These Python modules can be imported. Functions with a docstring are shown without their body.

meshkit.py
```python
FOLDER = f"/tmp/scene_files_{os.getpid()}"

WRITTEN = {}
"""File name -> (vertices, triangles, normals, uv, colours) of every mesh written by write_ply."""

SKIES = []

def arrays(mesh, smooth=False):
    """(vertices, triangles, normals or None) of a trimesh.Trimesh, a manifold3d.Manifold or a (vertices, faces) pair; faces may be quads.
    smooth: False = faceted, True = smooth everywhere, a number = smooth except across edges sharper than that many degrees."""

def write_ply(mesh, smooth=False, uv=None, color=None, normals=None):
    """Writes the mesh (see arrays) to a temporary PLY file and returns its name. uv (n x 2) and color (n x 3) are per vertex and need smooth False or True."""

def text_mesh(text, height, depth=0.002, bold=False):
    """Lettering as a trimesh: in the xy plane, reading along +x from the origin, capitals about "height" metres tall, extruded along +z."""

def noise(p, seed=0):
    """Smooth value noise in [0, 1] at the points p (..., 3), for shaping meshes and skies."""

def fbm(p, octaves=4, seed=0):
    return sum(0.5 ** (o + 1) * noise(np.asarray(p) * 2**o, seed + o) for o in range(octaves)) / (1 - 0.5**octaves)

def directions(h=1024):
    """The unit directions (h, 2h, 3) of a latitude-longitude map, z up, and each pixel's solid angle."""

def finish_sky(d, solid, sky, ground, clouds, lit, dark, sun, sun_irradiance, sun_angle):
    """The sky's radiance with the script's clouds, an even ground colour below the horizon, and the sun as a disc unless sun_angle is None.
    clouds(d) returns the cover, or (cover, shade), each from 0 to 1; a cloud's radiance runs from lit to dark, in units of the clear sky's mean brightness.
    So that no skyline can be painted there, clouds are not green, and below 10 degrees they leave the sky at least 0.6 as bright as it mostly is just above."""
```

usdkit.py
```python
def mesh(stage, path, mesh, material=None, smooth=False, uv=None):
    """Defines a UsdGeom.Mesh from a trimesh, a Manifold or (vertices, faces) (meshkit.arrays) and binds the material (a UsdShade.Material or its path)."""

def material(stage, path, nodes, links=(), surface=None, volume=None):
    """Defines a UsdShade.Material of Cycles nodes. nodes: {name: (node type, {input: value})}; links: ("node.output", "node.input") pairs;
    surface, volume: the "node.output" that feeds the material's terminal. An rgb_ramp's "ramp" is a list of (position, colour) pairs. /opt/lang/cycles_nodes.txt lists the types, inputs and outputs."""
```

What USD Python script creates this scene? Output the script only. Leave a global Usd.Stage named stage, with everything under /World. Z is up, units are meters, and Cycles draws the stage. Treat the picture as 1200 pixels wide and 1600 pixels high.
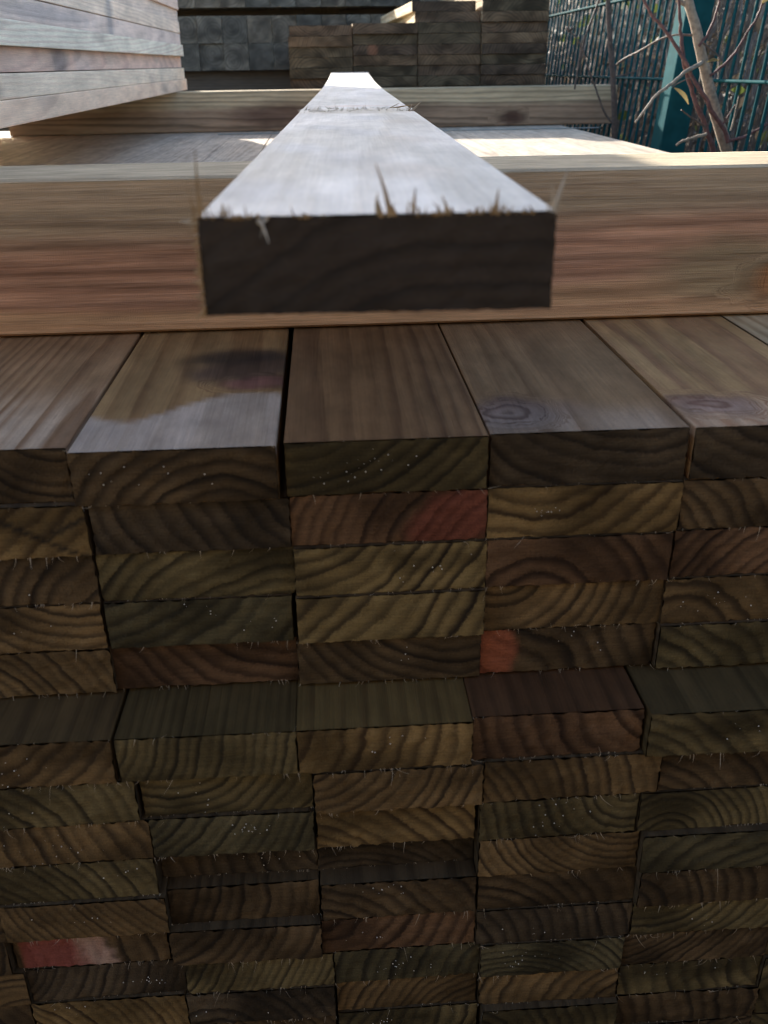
import math, random
import numpy as np
import trimesh, usdkit, meshkit
from pxr import Usd, UsdGeom, UsdLux, UsdShade, Sdf, Gf, Vt

stage = Usd.Stage.CreateInMemory()
UsdGeom.SetStageUpAxis(stage, UsdGeom.Tokens.z)
UsdGeom.SetStageMetersPerUnit(stage, 1.0)
UsdGeom.Xform.Define(stage, '/World')
UsdGeom.Scope.Define(stage, '/World/Looks')

# ---------------------------------------------------------------- camera, sky, sun, exposure
EYE = 0.80                                   # height of the phone above the ground
FPX, YAW, PITCH, ROLL = 1413.6, .0594, .4606, -.0134
SUN_AZ, SUN_EL = math.radians(-21.0), math.radians(19.0)     # azimuth from +y towards +x
SKY_STRENGTH, SUN_INTENSITY, EXPOSURE = 0.12, 1.0, 1.72
_fw = np.array([math.sin(YAW) * math.cos(PITCH), math.cos(YAW) * math.cos(PITCH), -math.sin(PITCH)])
_rt = np.array([math.cos(YAW), -math.sin(YAW), 0.0])
_up = np.cross(_rt, _fw)
CR = _rt * math.cos(ROLL) + _up * math.sin(ROLL)
CU = -_rt * math.sin(ROLL) + _up * math.cos(ROLL)
cam = UsdGeom.Camera.Define(stage, '/World/camera')
cam.AddTransformOp().Set(Gf.Matrix4d(*CR, 0, *CU, 0, *(-_fw), 0, 0, 0, EYE, 1))
FL = 4.6
cam.CreateFocalLengthAttr(FL)
cam.CreateHorizontalApertureAttr(FL * 1200 / FPX)
cam.CreateVerticalApertureAttr(FL * 1600 / FPX)
cam.CreateClippingRangeAttr(Gf.Vec2f(0.01, 500))
cam.CreateFStopAttr(2.0)
cam.CreateFocusDistanceAttr(0.75)
cam.CreateExposureAttr(EXPOSURE)

usdkit.material(stage, '/World/Looks/sky_look', {
    's': ('sky_texture', dict(sky_type='single_scattering', sun_disc=False, sun_elevation=SUN_EL, sun_rotation=SUN_AZ, aerosol_density=1.6)),
    'b': ('background_shader', dict(strength=SKY_STRENGTH))}, [('s.color', 'b.color')], surface='b.background')
sky = UsdLux.DomeLight.Define(stage, '/World/sky')
UsdShade.MaterialBindingAPI.Apply(sky.GetPrim()).Bind(UsdShade.Material.Get(stage, '/World/Looks/sky_look'))
sky.GetPrim().SetCustomDataByKey('kind', 'structure')
sun = UsdLux.DistantLight.Define(stage, '/World/sun')
sun.CreateIntensityAttr(SUN_INTENSITY); sun.CreateNormalizeAttr(True); sun.CreateAngleAttr(0.5)
sun.CreateColorAttr(Gf.Vec3f(1.0, .93, .82))
sd = np.array([math.sin(SUN_AZ) * math.cos(SUN_EL), math.cos(SUN_AZ) * math.cos(SUN_EL), math.sin(SUN_EL)])
_sx = np.cross([0, 0, 1], sd); _sx /= np.linalg.norm(_sx); _sy = np.cross(sd, _sx)
sun.AddTransformOp().Set(Gf.Matrix4d(*_sx, 0, *_sy, 0, *sd, 0, 0, 0, 5, 1))

# ---------------------------------------------------------------- helpers
rng = np.random.default_rng(7)
E0 = np.array([0, 0, EYE])
def ray(x, y): return _fw + (x - 600) / FPX * CR - (y - 800) / FPX * CU
def on_y(x, y, Y): d = ray(x, y); return d * Y / d[1] + E0      # where a sight line meets a wall at distance Y
def on_z(x, y, Z): d = ray(x, y); return d * (Z - EYE) / d[2] + E0

_names = {}
def numbered(parent, name):
    k = (parent, name); n = _names.get(k, 0); _names[k] = n + 1
    return f'{parent}/{name}' if n == 0 else f'{parent}/{name}_{n:03d}'
def tag(p, label=None, cat=None, group=None, kind=None):
    p = p.GetPrim() if hasattr(p, 'GetPrim') else p
    for k, v in (('label', label), ('category', cat), ('group', group), ('kind', kind)):
        if v: p.SetCustomDataByKey(k, v)
    return p
def empty(name, loc=(0, 0, 0), rz=0.0, ry=0.0):
    x = UsdGeom.Xform.Define(stage, numbered('/World', name))
    x.AddTranslateOp().Set(Gf.Vec3d(*map(float, loc)))
    if rz: x.AddRotateZOp().Set(math.degrees(rz))
    if ry: x.AddRotateYOp().Set(math.degrees(ry))
    return x
def path_of(parent): return '/World' if parent is None else str(parent.GetPath())
def part(name, mesh, mat, parent=None, smooth=False):
    return usdkit.mesh(stage, numbered(path_of(parent), name), mesh, mat, smooth=smooth)

def raw_mesh(path, v, f, n, mat, prim):
    m = UsdGeom.Mesh.Define(stage, path)
    m.CreatePointsAttr(Vt.Vec3fArray.FromNumpy(v.astype(np.float32)))
    m.CreateFaceVertexCountsAttr(Vt.IntArray.FromNumpy(np.full(len(f), f.shape[1], np.int32)))
    m.CreateFaceVertexIndicesAttr(Vt.IntArray.FromNumpy(f.astype(np.int32).ravel()))
    m.CreateSubdivisionSchemeAttr('none')
    m.CreateNormalsAttr(Vt.Vec3fArray.FromNumpy(n.astype(np.float32))); m.SetNormalsInterpolation('vertex')
    api = UsdGeom.PrimvarsAPI(m)
    for k, a in prim.items():
        api.CreatePrimvar(k, Sdf.ValueTypeNames.Vector3fArray if a.ndim == 2 else Sdf.ValueTypeNames.FloatArray, 'vertex').Set(
            (Vt.Vec3fArray if a.ndim == 2 else Vt.FloatArray).FromNumpy(a.astype(np.float32)))
    UsdShade.MaterialBindingAPI.Apply(m.GetPrim()).Bind(UsdShade.Material.Get(stage, mat))
    return m
def vnormals(v, f):
    n = np.zeros_like(v)
    t = np.vstack([f[:, [0, 1, 2]], f[:, [0, 2, 3]]])
    fn = np.cross(v[t[:, 1]] - v[t[:, 0]], v[t[:, 2]] - v[t[:, 0]])
    for k in range(3): np.add.at(n, t[:, k], fn)
    return n / np.maximum(np.linalg.norm(n, axis=1, keepdims=True), 1e-12)
def sstep(a, b, x):
    t = np.clip((x - a) / (b - a), 0, 1); return t * t * (3 - 2 * t)
def fbm(p, seed=0, oct=3):
    return sum(meshkit.noise(np.asarray(p) * 2.0 ** k + 17.3 * k, seed + k) * .5 ** k for k in range(oct)) / sum(.5 ** k for k in range(oct))

# ---------------------------------------------------------------- materials
def timber_look(path, ring=1.0, rough=.82, bump=.55, spec=.25, fibre=.55, saw=.5):
    N = {
        'rc': ('attribute', dict(attribute='rc')), 'pc': ('attribute', dict(attribute='pc')),
        'ca': ('attribute', dict(attribute='ca')), 'cb': ('attribute', dict(attribute='cb')),
        'm1': ('mapping', dict(scale=(21, 2.2, 21))), 'n1': ('noise_texture', dict(scale=1.0, detail=3, roughness=.55)),
        'm2': ('mapping', dict(scale=(620, 14, 620))), 'n2': ('noise_texture', dict(scale=1.0, detail=3, roughness=.6)),
        'm3': ('mapping', dict(scale=(30, 7, 30))), 'n3': ('noise_texture', dict(scale=1.0, detail=4, roughness=.65)),
        'n4': ('noise_texture', dict(scale=1500, detail=2, roughness=.7)),
        's': ('separate_xyz', {}), 'x2': ('math', dict(math_type='multiply')), 'z2': ('math', dict(math_type='multiply')),
        'r2': ('math', dict(math_type='add')), 'r': ('math', dict(math_type='sqrt')),
        'w': ('math', dict(math_type='multiply_add', value2=2.0, value3=-1.0)), 'ph': ('math', dict(math_type='add')),
        'w2': ('math', dict(math_type='multiply_add', value2=.22, value3=0)), 'ph2': ('math', dict(math_type='add')),
        'fr': ('math', dict(math_type='fraction')), 'fl': ('math', dict(math_type='floor')),
        'wn': ('white_noise_texture', dict(dimensions='1D')), 'wk': ('math', dict(math_type='multiply_add', value2=.75, value3=.3)),
        'rp': ('rgb_ramp', {'ramp': [(0, (.42,) * 3), (.10, (.14,) * 3), (.28, (.0,) * 3), (.5, (.28,) * 3), (.72, (.85,) * 3), (.84, (1,) * 3), (.93, (.88,) * 3), (1, (.42,) * 3)]}),
        'rk': ('math', dict(math_type='multiply')), 'rk2': ('math', dict(math_type='multiply', value2=ring, use_clamp=True)),
        'mix': ('mix', {}),
        'k2': ('math', dict(math_type='multiply_add', value2=fibre, value3=1 - fibre * .5)),
        'k3': ('math', dict(math_type='multiply_add', value2=1.0, value3=.5)),
        'k4': ('math', dict(math_type='multiply_add', value2=.7, value3=.65)),
        'kk': ('math', dict(math_type='multiply')), 'kkk': ('math', dict(math_type='multiply')),
        'm5': ('mapping', dict(scale=(70, 30, 1100), rotation=(0, .22, 0))), 'n5': ('noise_texture', dict(scale=1.0, detail=3, roughness=.6)), 'k5': ('math', dict(math_type='multiply_add', value2=saw, value3=1 - saw * .5)), 'k6': ('math', dict(math_type='multiply')),
        'cc': ('combine_xyz', {}), 'mul': ('mix', dict(mix_type='multiply', fac=1.0)),
        'h1': ('math', dict(math_type='multiply_add', value2=-.35)), 'h2': ('math', dict(math_type='multiply_add', value2=.5)),
        'bp': ('bump', dict(strength=bump, distance=.0009)),
        'p': ('principled_bsdf', dict(roughness=rough, specular_ior_level=spec)),
    }
    L = [('rc.vector', 'm1.vector'), ('m1.vector', 'n1.vector'), ('rc.vector', 'm2.vector'), ('m2.vector', 'n2.vector'),
         ('rc.vector', 'm3.vector'), ('m3.vector', 'n3.vector'), ('rc.vector', 'n4.vector'),
         ('pc.vector', 's.vector'), ('s.x', 'x2.value1'), ('s.x', 'x2.value2'), ('s.z', 'z2.value1'), ('s.z', 'z2.value2'),
         ('x2.value', 'r2.value1'), ('z2.value', 'r2.value2'), ('r2.value', 'r.value1'),
         ('n1.fac', 'w.value1'), ('r.value', 'ph.value1'), ('w.value', 'ph.value2'),
         ('n2.fac', 'w2.value1'), ('ph.value', 'ph2.value1'), ('w2.value', 'ph2.value2'),
         ('ph2.value', 'fr.value1'), ('ph2.value', 'fl.value1'), ('fl.value', 'wn.w'), ('wn.value', 'wk.value1'),
         ('fr.value', 'rp.fac'), ('rp.color', 'rk.value1'), ('wk.value', 'rk.value2'), ('rk.value', 'rk2.value1'),
         ('rk2.value', 'mix.fac'), ('ca.vector', 'mix.color1'), ('cb.vector', 'mix.color2'),
         ('n2.fac', 'k2.value1'), ('n3.fac', 'k3.value1'), ('n4.fac', 'k4.value1'), ('k2.value', 'kk.value1'), ('k3.value', 'kk.value2'),
         ('kk.value', 'kkk.value1'), ('k4.value', 'kkk.value2'),
         ('rc.vector', 'm5.vector'), ('m5.vector', 'n5.vector'), ('n5.fac', 'k5.value1'), ('kkk.value', 'k6.value1'), ('k5.value', 'k6.value2'), ('k6.value', 'cc.x'), ('k6.value', 'cc.y'), ('k6.value', 'cc.z'), ('mix.color', 'mul.color1'), ('cc.vector', 'mul.color2'),
         ('mul.color', 'p.base_color'),
         ('rk2.value', 'h1.value1'), ('n2.fac', 'h1.value3'), ('n4.fac', 'h2.value1'), ('h1.value', 'h2.value3'),
         ('h2.value', 'bp.height'), ('bp.normal', 'p.normal')]
    usdkit.material(stage, path, N, L, surface='p.BSDF')
    return path
M_END = timber_look('/World/Looks/sawn_timber', rough=.8, bump=.8, spec=.12, saw=.75)
M_PALE = timber_look('/World/Looks/dry_timber', ring=.8, rough=.6, bump=.4, spec=.35, fibre=.4)
M_FAR = timber_look('/World/Looks/stored_timber', rough=.85, bump=.4, spec=.15)

def plain(name, col, rough=.7, metal=0.0, spec=.4, var=.35, scale=60, bump=.2, dist=.001):
    p = '/World/Looks/' + name
    usdkit.material(stage, p, {
        'g': ('geometry', {}), 'n': ('noise_texture', dict(scale=scale, detail=4, roughness=.6)),
        'r': ('rgb_ramp', {'ramp': [(.25, tuple(c * (1 - var) for c in col)), (.75, tuple(min(1, c * (1 + var)) for c in col))]}),
        'b': ('bump', dict(strength=bump, distance=dist)),
        'p': ('principled_bsdf', dict(roughness=rough, metallic=metal, specular_ior_level=spec))},
        [('g.position', 'n.vector'), ('n.fac', 'r.fac'), ('r.color', 'p.base_color'), ('n.fac', 'b.height'), ('b.normal', 'p.normal')], surface='p.BSDF')
    return p
M_FENCE = plain('green_paint', (.012, .072, .082), .7, spec=.02, var=.25, scale=25)
M_STRAP = plain('strap_steel', (.35, .45, .5), .35, metal=.8, var=.2)
M_BARK = plain('pale_bark', (.30, .25, .19), .75, var=.45, scale=120, bump=.5)
M_TWIG = plain('red_twig', (.13, .065, .06), .65, var=.5, scale=140, bump=.4)
M_STEM = plain('brown_stem', (.10, .075, .062), .7, var=.5, scale=140, bump=.4)
M_SPLINT = plain('pale_fibre', (.46, .40, .31), .7, var=.3, scale=300)
M_SPLINT2 = plain('ochre_fibre', (.33, .23, .12), .7, var=.35, scale=300)
M_BEAD = plain('resin_white', (.75, .76, .74), .2, spec=.7, var=.05)
M_SHADE_STACK = plain('shade_stack_wood', (.10, .075, .05), .9, var=.5, scale=6)
M_SOIL = plain('soil', (.075, .055, .04), .95, var=.5, scale=9, bump=.8, dist=.03)
M_BRUSH = plain('dry_brush', (.10, .08, .062), .85, var=.6, scale=18)
M_BRUSH2 = plain('grey_brush', (.15, .14, .13), .85, var=.5, scale=18)
def leaf_look(name, col):
    p = '/World/Looks/' + name
    usdkit.material(stage, p, {
        'g': ('geometry', {}), 'r': ('rgb_ramp', {'ramp': [(0, tuple(c * .5 for c in col)), (1, tuple(min(1, c * 1.5) for c in col))]}),
        'd': ('principled_bsdf', dict(roughness=.55, specular_ior_level=.3)), 't': ('translucent_bsdf', {}), 'm': ('mix_closure', dict(fac=.4))},
        [('g.random_per_island', 'r.fac'), ('r.color', 'd.base_color'), ('r.color', 't.color'), ('d.BSDF', 'm.closure1'), ('t.BSDF', 'm.closure2')], surface='m.closure')
    return p
M_LEAF = leaf_look('dead_leaf', (.14, .115, .09))
M_GLEAF = leaf_look('green_leaf', (.16, .2, .05))
M_YLEAF = leaf_look('curled_leaf', (.45, .36, .16))

# ---------------------------------------------------------------- one board or post of sawn timber
def timber(name, w, t, L, loc, rz=0.0, mat=M_END, pith=(0, -.05), ring=.006, face=((.30, .22, .13), (.16, .10, .06)), end=((.1, .07, .04), (.03, .02, .015)),
           nx=40, nz=12, ys=None, tilt=(0, 0), rag=.0009, paint=None, warp=None, axis='y', seed=0, chamfer=.0005, parent=None, gap=0.0):
    """Front end at local y=0, runs along +y; x centred; z from 0. axis='x': the same piece turned to run along +x, its seen long side to the front."""
    r = np.random.default_rng(seed + 1000)
    if ys is None: ys = [.0008, .012, .03, .06, L - .0008]
    ys = np.asarray(ys, float)
    xs = np.linspace(-w / 2, w / 2, nx + 1); zs = np.linspace(0, t, nz + 1)
    c = chamfer
    per = [(x, 0.0) for x in xs] + [(w / 2, z) for z in zs] + [(x, t) for x in xs[::-1]] + [(-w / 2, z) for z in zs[::-1]]
    per = np.array(per)
    for i, (cx, cz) in {0: (c, 0), nx: (-c, 0), nx + 1: (0, c), nx + nz + 1: (0, -c), nx + nz + 2: (-c, 0), 2 * nx + nz + 2: (c, 0), 2 * nx + nz + 3: (0, -c), len(per) - 1: (0, c)}.items():
        per[i] += (cx, cz)
    P = len(per)
    ctr = np.array([0, t / 2]); out = per - ctr; out /= np.maximum(np.linalg.norm(out, axis=1, keepdims=True), 1e-9)
    # sides
    V = []
    wob = (fbm(np.c_[per * 520, np.full(P, seed * 3.1)], seed, 3) - .5) * 2 * rag
    for j, y in enumerate(ys):
        e = .35 * math.exp(-y / .004)
        V.append(np.c_[per[:, 0] + out[:, 0] * wob * e, np.full(P, y), per[:, 1] + out[:, 1] * wob * e])
    V = np.vstack(V); J = len(ys)
    i = np.arange(P); a = np.arange(J - 1)
    I, A = np.meshgrid(i, a); I2 = (I + 1) % P
    F = np.stack([A * P + I, A * P + I2, (A + 1) * P + I2, (A + 1) * P + I], -1).reshape(-1, 4)
    # caps (two)
    gx, gz = np.meshgrid(np.linspace(-1, 1, nx + 1), np.linspace(-1, 1, nz + 1))
    capx, capz = gx * (w / 2 - c * .5), gz * (t / 2 - c * .5) + t / 2
    edge = np.maximum(np.abs(gx) ** 14, np.abs(gz) ** 8)
    nn = fbm(np.c_[(capx * 260).ravel(), (capz * 260).ravel(), np.full(capx.size, seed * 1.7)], seed + 5, 3).reshape(capx.shape) - .5
    jx = (fbm(np.c_[(capx * 500).ravel(), (capz * 500).ravel(), np.full(capx.size, seed * .7)], seed + 9, 2).reshape(capx.shape) - .5)
    cy = nn * rag * 2.0 + edge * c * .4
    capx2 = capx + np.sign(gx) * (np.abs(gx) > .99) * jx * rag * 2; capz2 = capz + np.sign(gz) * (np.abs(gz) > .99) * jx * rag * 2.4
    C1 = np.stack([capx2, cy, capz2], -1).reshape(-1, 3); C2 = np.stack([capx, L - cy, capz], -1).reshape(-1, 3)
    q = (np.arange(nz)[:, None] * (nx + 1) + np.arange(nx)[None]).ravel()
    Q = np.stack([q, q + 1, q + nx + 2, q + nx + 1], -1)
    n0, n1 = len(V), len(V) + len(C1)
    NS = vnormals(V, F); 
    v = np.vstack([V, C1, C2]); f = np.vstack([F, Q + n0, Q[:, ::-1] + n1])
    n = np.vstack([NS, vnormals(C1, Q), vnormals(C2, Q[:, ::-1])])
    isend = np.r_[np.zeros(n0), np.ones(len(C1) + len(C2))]
    off = r.uniform(-5, 5, 3)
    den = 1 / ring
    pc = np.c_[(v[:, 0] - pith[0] + tilt[0] * v[:, 1]) * den, v[:, 1], (v[:, 2] - t / 2 - pith[1] + tilt[1] * v[:, 1]) * den]
    ca = np.where(isend[:, None] > 0, np.array(end[0]), np.array(face[0])); cb = np.where(isend[:, None] > 0, np.array(end[1]), np.array(face[1]))
    ca = np.array(ca, float); cb = np.array(cb, float)
    # damp and dirt sit unevenly on a sawn end
    gq = fbm(np.c_[v[:, 0] * 28, v[:, 2] * 45, v[:, 1] * 0 + seed * 1.37], seed + 3, 3)
    kq = np.where(isend > 0, .45 + 1.1 * sstep(.2, .8, gq), 1.0)[:, None]
    ca *= kq; cb *= .5 + .5 * kq
    if paint: paint(v, isend, ca, cb, pc, w, t, L)
    rc = v + off
    if warp is not None: v = warp(v)
    if axis == 'x':
        turn = np.array([[0, 1, 0], [-1, 0, 0], [0, 0, 1.0]])      # local y -> x, local x -> -y
        v = np.c_[v[:, 1], -v[:, 0], v[:, 2]]; n = np.c_[n[:, 1], -n[:, 0], n[:, 2]]
    m = raw_mesh(numbered(path_of(parent), name), v, f, n, mat, dict(rc=rc, pc=pc, ca=ca, cb=cb))
    if parent is None:
        x = UsdGeom.Xformable(m); x.AddTranslateOp().Set(Gf.Vec3d(*map(float, loc)))
        if rz: x.AddRotateZOp().Set(math.degrees(rz))
    return m

def patch(v, cx, cz, rx, rz_, col, ca, cb, k=1.0, soft=.35, seed=0, use=(0, 2), ang=0.0, sel=None, pc=None):
    """a knot or stain of its own shape, in the wood"""
    a, b = v[:, use[0]] - cx, v[:, use[1]] - cz
    a, b = a * math.cos(ang) + b * math.sin(ang), -a * math.sin(ang) + b * math.cos(ang)
    wob = fbm(np.c_[v[:, use[0]] * 60, v[:, use[1]] * 60, np.full(len(v), seed * 2.3)], seed, 3) - .5
    d = np.sqrt((a / rx) ** 2 + (b / rz_) ** 2) + wob * (.7 if pc is None else 1.1)
    m = (1 - sstep(1 - soft, 1 + soft, d)) * k
    if sel is not None: m = m * sel
    if pc is not None:                                  # a knot: the rings close round it
        kk = (1 - sstep(.9, 1.7, d))[:, None]
        pc[:] = pc * (1 - kk) + np.c_[d * 1.5 + seed, pc[:, 1], d * 0] * kk
        rim = (np.exp(-((d - 1.05) / .16) ** 2) * .6 * (1 if sel is None else sel))[:, None]
        ca[:] = ca * (1 - rim) + np.array((.05, .03, .022)) * rim
    m = m[:, None]
    ca[:] = ca * (1 - m) + np.array(col) * m; cb[:] = cb * (1 - m) + np.array(col) * .6 * m

def tube(pts, radii, sides=6, closed_end=True):
    pts = np.asarray(pts, float); n = len(pts); radii = np.broadcast_to(radii, n)
    tan = np.gradient(pts, axis=0); tan /= np.maximum(np.linalg.norm(tan, axis=1, keepdims=True), 1e-9)
    ref = np.array([0.31, .52, .79]) if abs(tan[0] @ np.array([0.31, .52, .79])) < .95 else np.array([1.0, 0, 0])
    V = []
    a = np.linspace(0, 2 * np.pi, sides, endpoint=False)
    for p, t_, r_ in zip(pts, tan, radii):
        u = np.cross(t_, ref); u /= np.linalg.norm(u); w_ = np.cross(t_, u)
        V.append(p + r_ * (np.cos(a)[:, None] * u + np.sin(a)[:, None] * w_))
    V = np.vstack(V); F = []
    for j in range(n - 1):
        for i in range(sides):
            k = (i + 1) % sides
            F += [(j * sides + i, j * sides + k, (j + 1) * sides + k), (j * sides + i, (j + 1) * sides + k, (j + 1) * sides + i)]
    for i in range(1, sides - 1): F += [(0, i + 1, i), ((n - 1) * sides, (n - 1) * sides + i, (n - 1) * sides + i + 1)]
    return V, np.array(F)
def join(ms):
    V, F, o = [], [], 0
    for v, f in ms: V.append(v); F.append(np.asarray(f) + o); o += len(v)
    return np.vstack(V), np.vstack(F)
def fibre(p, d, length, rad, bend, r):
    p, d = np.asarray(p, float), np.asarray(d, float) / np.linalg.norm(d)
    s = np.linspace(0, 1, 5)[:, None]; b = r.normal(0, 1, 3) * bend
    return tube(p + d * length * s + b * length * s ** 2, rad * (1 - s[:, 0] * .85), 4)
def smoothline(pts, n=5):
    pts = np.asarray(pts, float)
    if len(pts) < 3: return pts
    from scipy.interpolate import CubicSpline
    t = np.r_[0, np.cumsum(np.linalg.norm(np.diff(pts, axis=0), axis=1))]
    return CubicSpline(t, pts)(np.linspace(0, t[-1], n * (len(pts) - 1) + 1))

# ---------------------------------------------------------------- ground
gx = np.linspace(-60, 60, 41); gy = np.linspace(-40, 80, 41)
gx = np.sign(gx) * np.abs(gx / 60) ** 2.2 * 60
G = np.array([(x, y, -.01 + .012 * (fbm([[x * 1.5, y * 1.5, 0]], 3)[0] - .5)) for y in gy for x in gx])
q = (np.arange(40)[:, None] * 41 + np.arange(40)[None]).ravel()
tag(part('ground', (G, np.stack([q, q + 1, q + 42, q + 41], -1)), M_SOIL, smooth=True), 'bare brown soil of the timber yard', 'ground', kind='structure')
# earth bank that rises beyond the fence
bx = np.array([1.0, 1.25, 1.6, 2.1, 2.8, 4, 6, 9]); bz = np.array([-.02, .0, .16, .5, 1.1, 1.9, 2.4, 2.6])
by = np.linspace(-4, 16, 81)
B = np.array([(x + .15 * (fbm([[x, y, 1]], 8)[0] - .5), y, z + .25 * min(1, max(z, .0) * 3) * (fbm([[x * 2, y * 2, 4]], 9)[0] - .5)) for y in by for x, z in zip(bx, bz)])
q = (np.arange(80)[:, None] * 8 + np.arange(7)[None]).ravel()
tag(part('earth_bank', (B, np.stack([q, q + 1, q + 9, q + 8], -1)), M_SOIL, smooth=True), 'brown earth bank rising behind the green fence', 'bank', kind='structure')

# ---------------------------------------------------------------- the front stack
T, W = .0287, .1009
ZT = EYE - .164                     # top of the front stack
D0 = .409                           # distance of its sawn ends
ORD = ['first', 'second', 'third', 'fourth', 'fifth', 'sixth', 'seventh', 'eighth', 'ninth', 'tenth', 'eleventh', 'twelfth', 'thirteenth', 'fourteenth', 'fifteenth', 'sixteenth', 'seventeenth', 'eighteenth', 'nineteenth', 'twentieth']
TONES = {   # word: (early wood, late wood) of the sawn end
    'dark brown': ((.098, .060, .029), (.026, .017, .010)),
    'blackish': ((.056, .040, .026), (.02, .0155, .012)),
    'ochre': ((.235, .145, .055), (.075, .042, .018)),
    'olive': ((.130, .098, .042), (.038, .031, .016)),
    'greenish': ((.088, .076, .038), (.028, .027, .017)),
    'reddish brown': ((.135, .067, .035), (.042, .020, .012)),
    'striped ochre': ((.225, .155, .062), (.028, .019, .012)),
    'tawny': ((.180, .108, .045), (.058, .036, .018)),
}
_mean = np.array(((.12, .080, .042), (.056, .039, .024)))
TONES = {k: tuple(map(tuple, (np.array(a) * .7 + _mean * .3) * np.array(((.86, .94, 1.02), (.62, .68, .78))))) for k, a in TONES.items()}
def mk_fringe(parent, w, t, r, n):
    ms = []; cl = r.uniform(-w / 2, w / 2, 4)
    for _ in range(n):
        x = np.clip(r.choice(cl) + r.normal(0, .006), -w / 2, w / 2) if r.random() < .75 else r.uniform(-w / 2, w / 2); top = r.random() < .2
        z = t if top else 0.0004
        d = (r.normal(0, .45), -.35 - r.random() * .5, (r.normal(.2, .5) if top else -1.0))
        ms.append(fibre((x, .0003, z), d, r.uniform(.001, .0035) * (2.4 if r.random() < .12 else 1), r.uniform(.00007, .00019), .4, r))
    tag(part('fibre_fringe', join(ms), M_SPLINT, parent), kind='stuff')
def mk_beads(parent, w, t, r, n):
    ms = []
    a, b = r.uniform(-.4, .4, 2), r.uniform(-.4, .4, 2)
    spread = r.uniform(.002, .016)
    for k in range(n):
        s = r.random() ** r.uniform(.5, 2)
        x = (a[0] * (1 - s) + b[0] * s) * w + r.normal(0, spread); z = t / 2 + (a[1] * (1 - s) + b[1] * s) * t * .9 + r.normal(0, spread * .4)
        if abs(x) > w / 2 or z < .001 or z > t - .001: continue
        m = trimesh.creation.icosphere(1, r.uniform(.0001, .00038)); m.apply_translation((x, -.0002, z)); ms.append((m.vertices, m.faces))
    if ms: tag(part('resin_bead', join(ms), M_BEAD, parent, smooth=True), kind='stuff')

def board_thing(name, label, group, w, t, L, loc, seed, rz=0, fringe=0, beads=0, **k):
    x = empty(name, loc, rz)
    timber('plank_body', w, t, L, (0, 0, 0), parent=x, seed=seed, **k)
    r = np.random.default_rng(seed + 50)
    if fringe: mk_fringe(x, w, t, r, fringe)
    if beads: mk_beads(x, w, t, r, beads)
    tag(x, label, 'board', group)
    return x

UP = [  # upper packet, rows from the top, columns left to right: tones
    ['reddish brown', 'dark brown', 'dark brown', 'olive', 'blackish', 'blackish', 'dark brown'],
    ['dark brown', 'ochre', 'blackish', 'reddish brown', 'ochre', 'dark brown', 'olive'],
    ['tawny', 'dark brown', 'olive', 'striped ochre', 'reddish brown', 'reddish brown', 'tawny'],
    ['olive', 'tawny', 'greenish', 'striped ochre', 'tawny', 'tawny', 'olive'],
    ['tawny', 'tawny', 'reddish brown', 'dark brown', 'dark brown', 'olive', 'tawny']]
X0 = -.1256
def col_x(c): return X0 + (c - 1.5) * W + .0      # c=1 is the board cut by the left frame edge, c=2 the next
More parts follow.
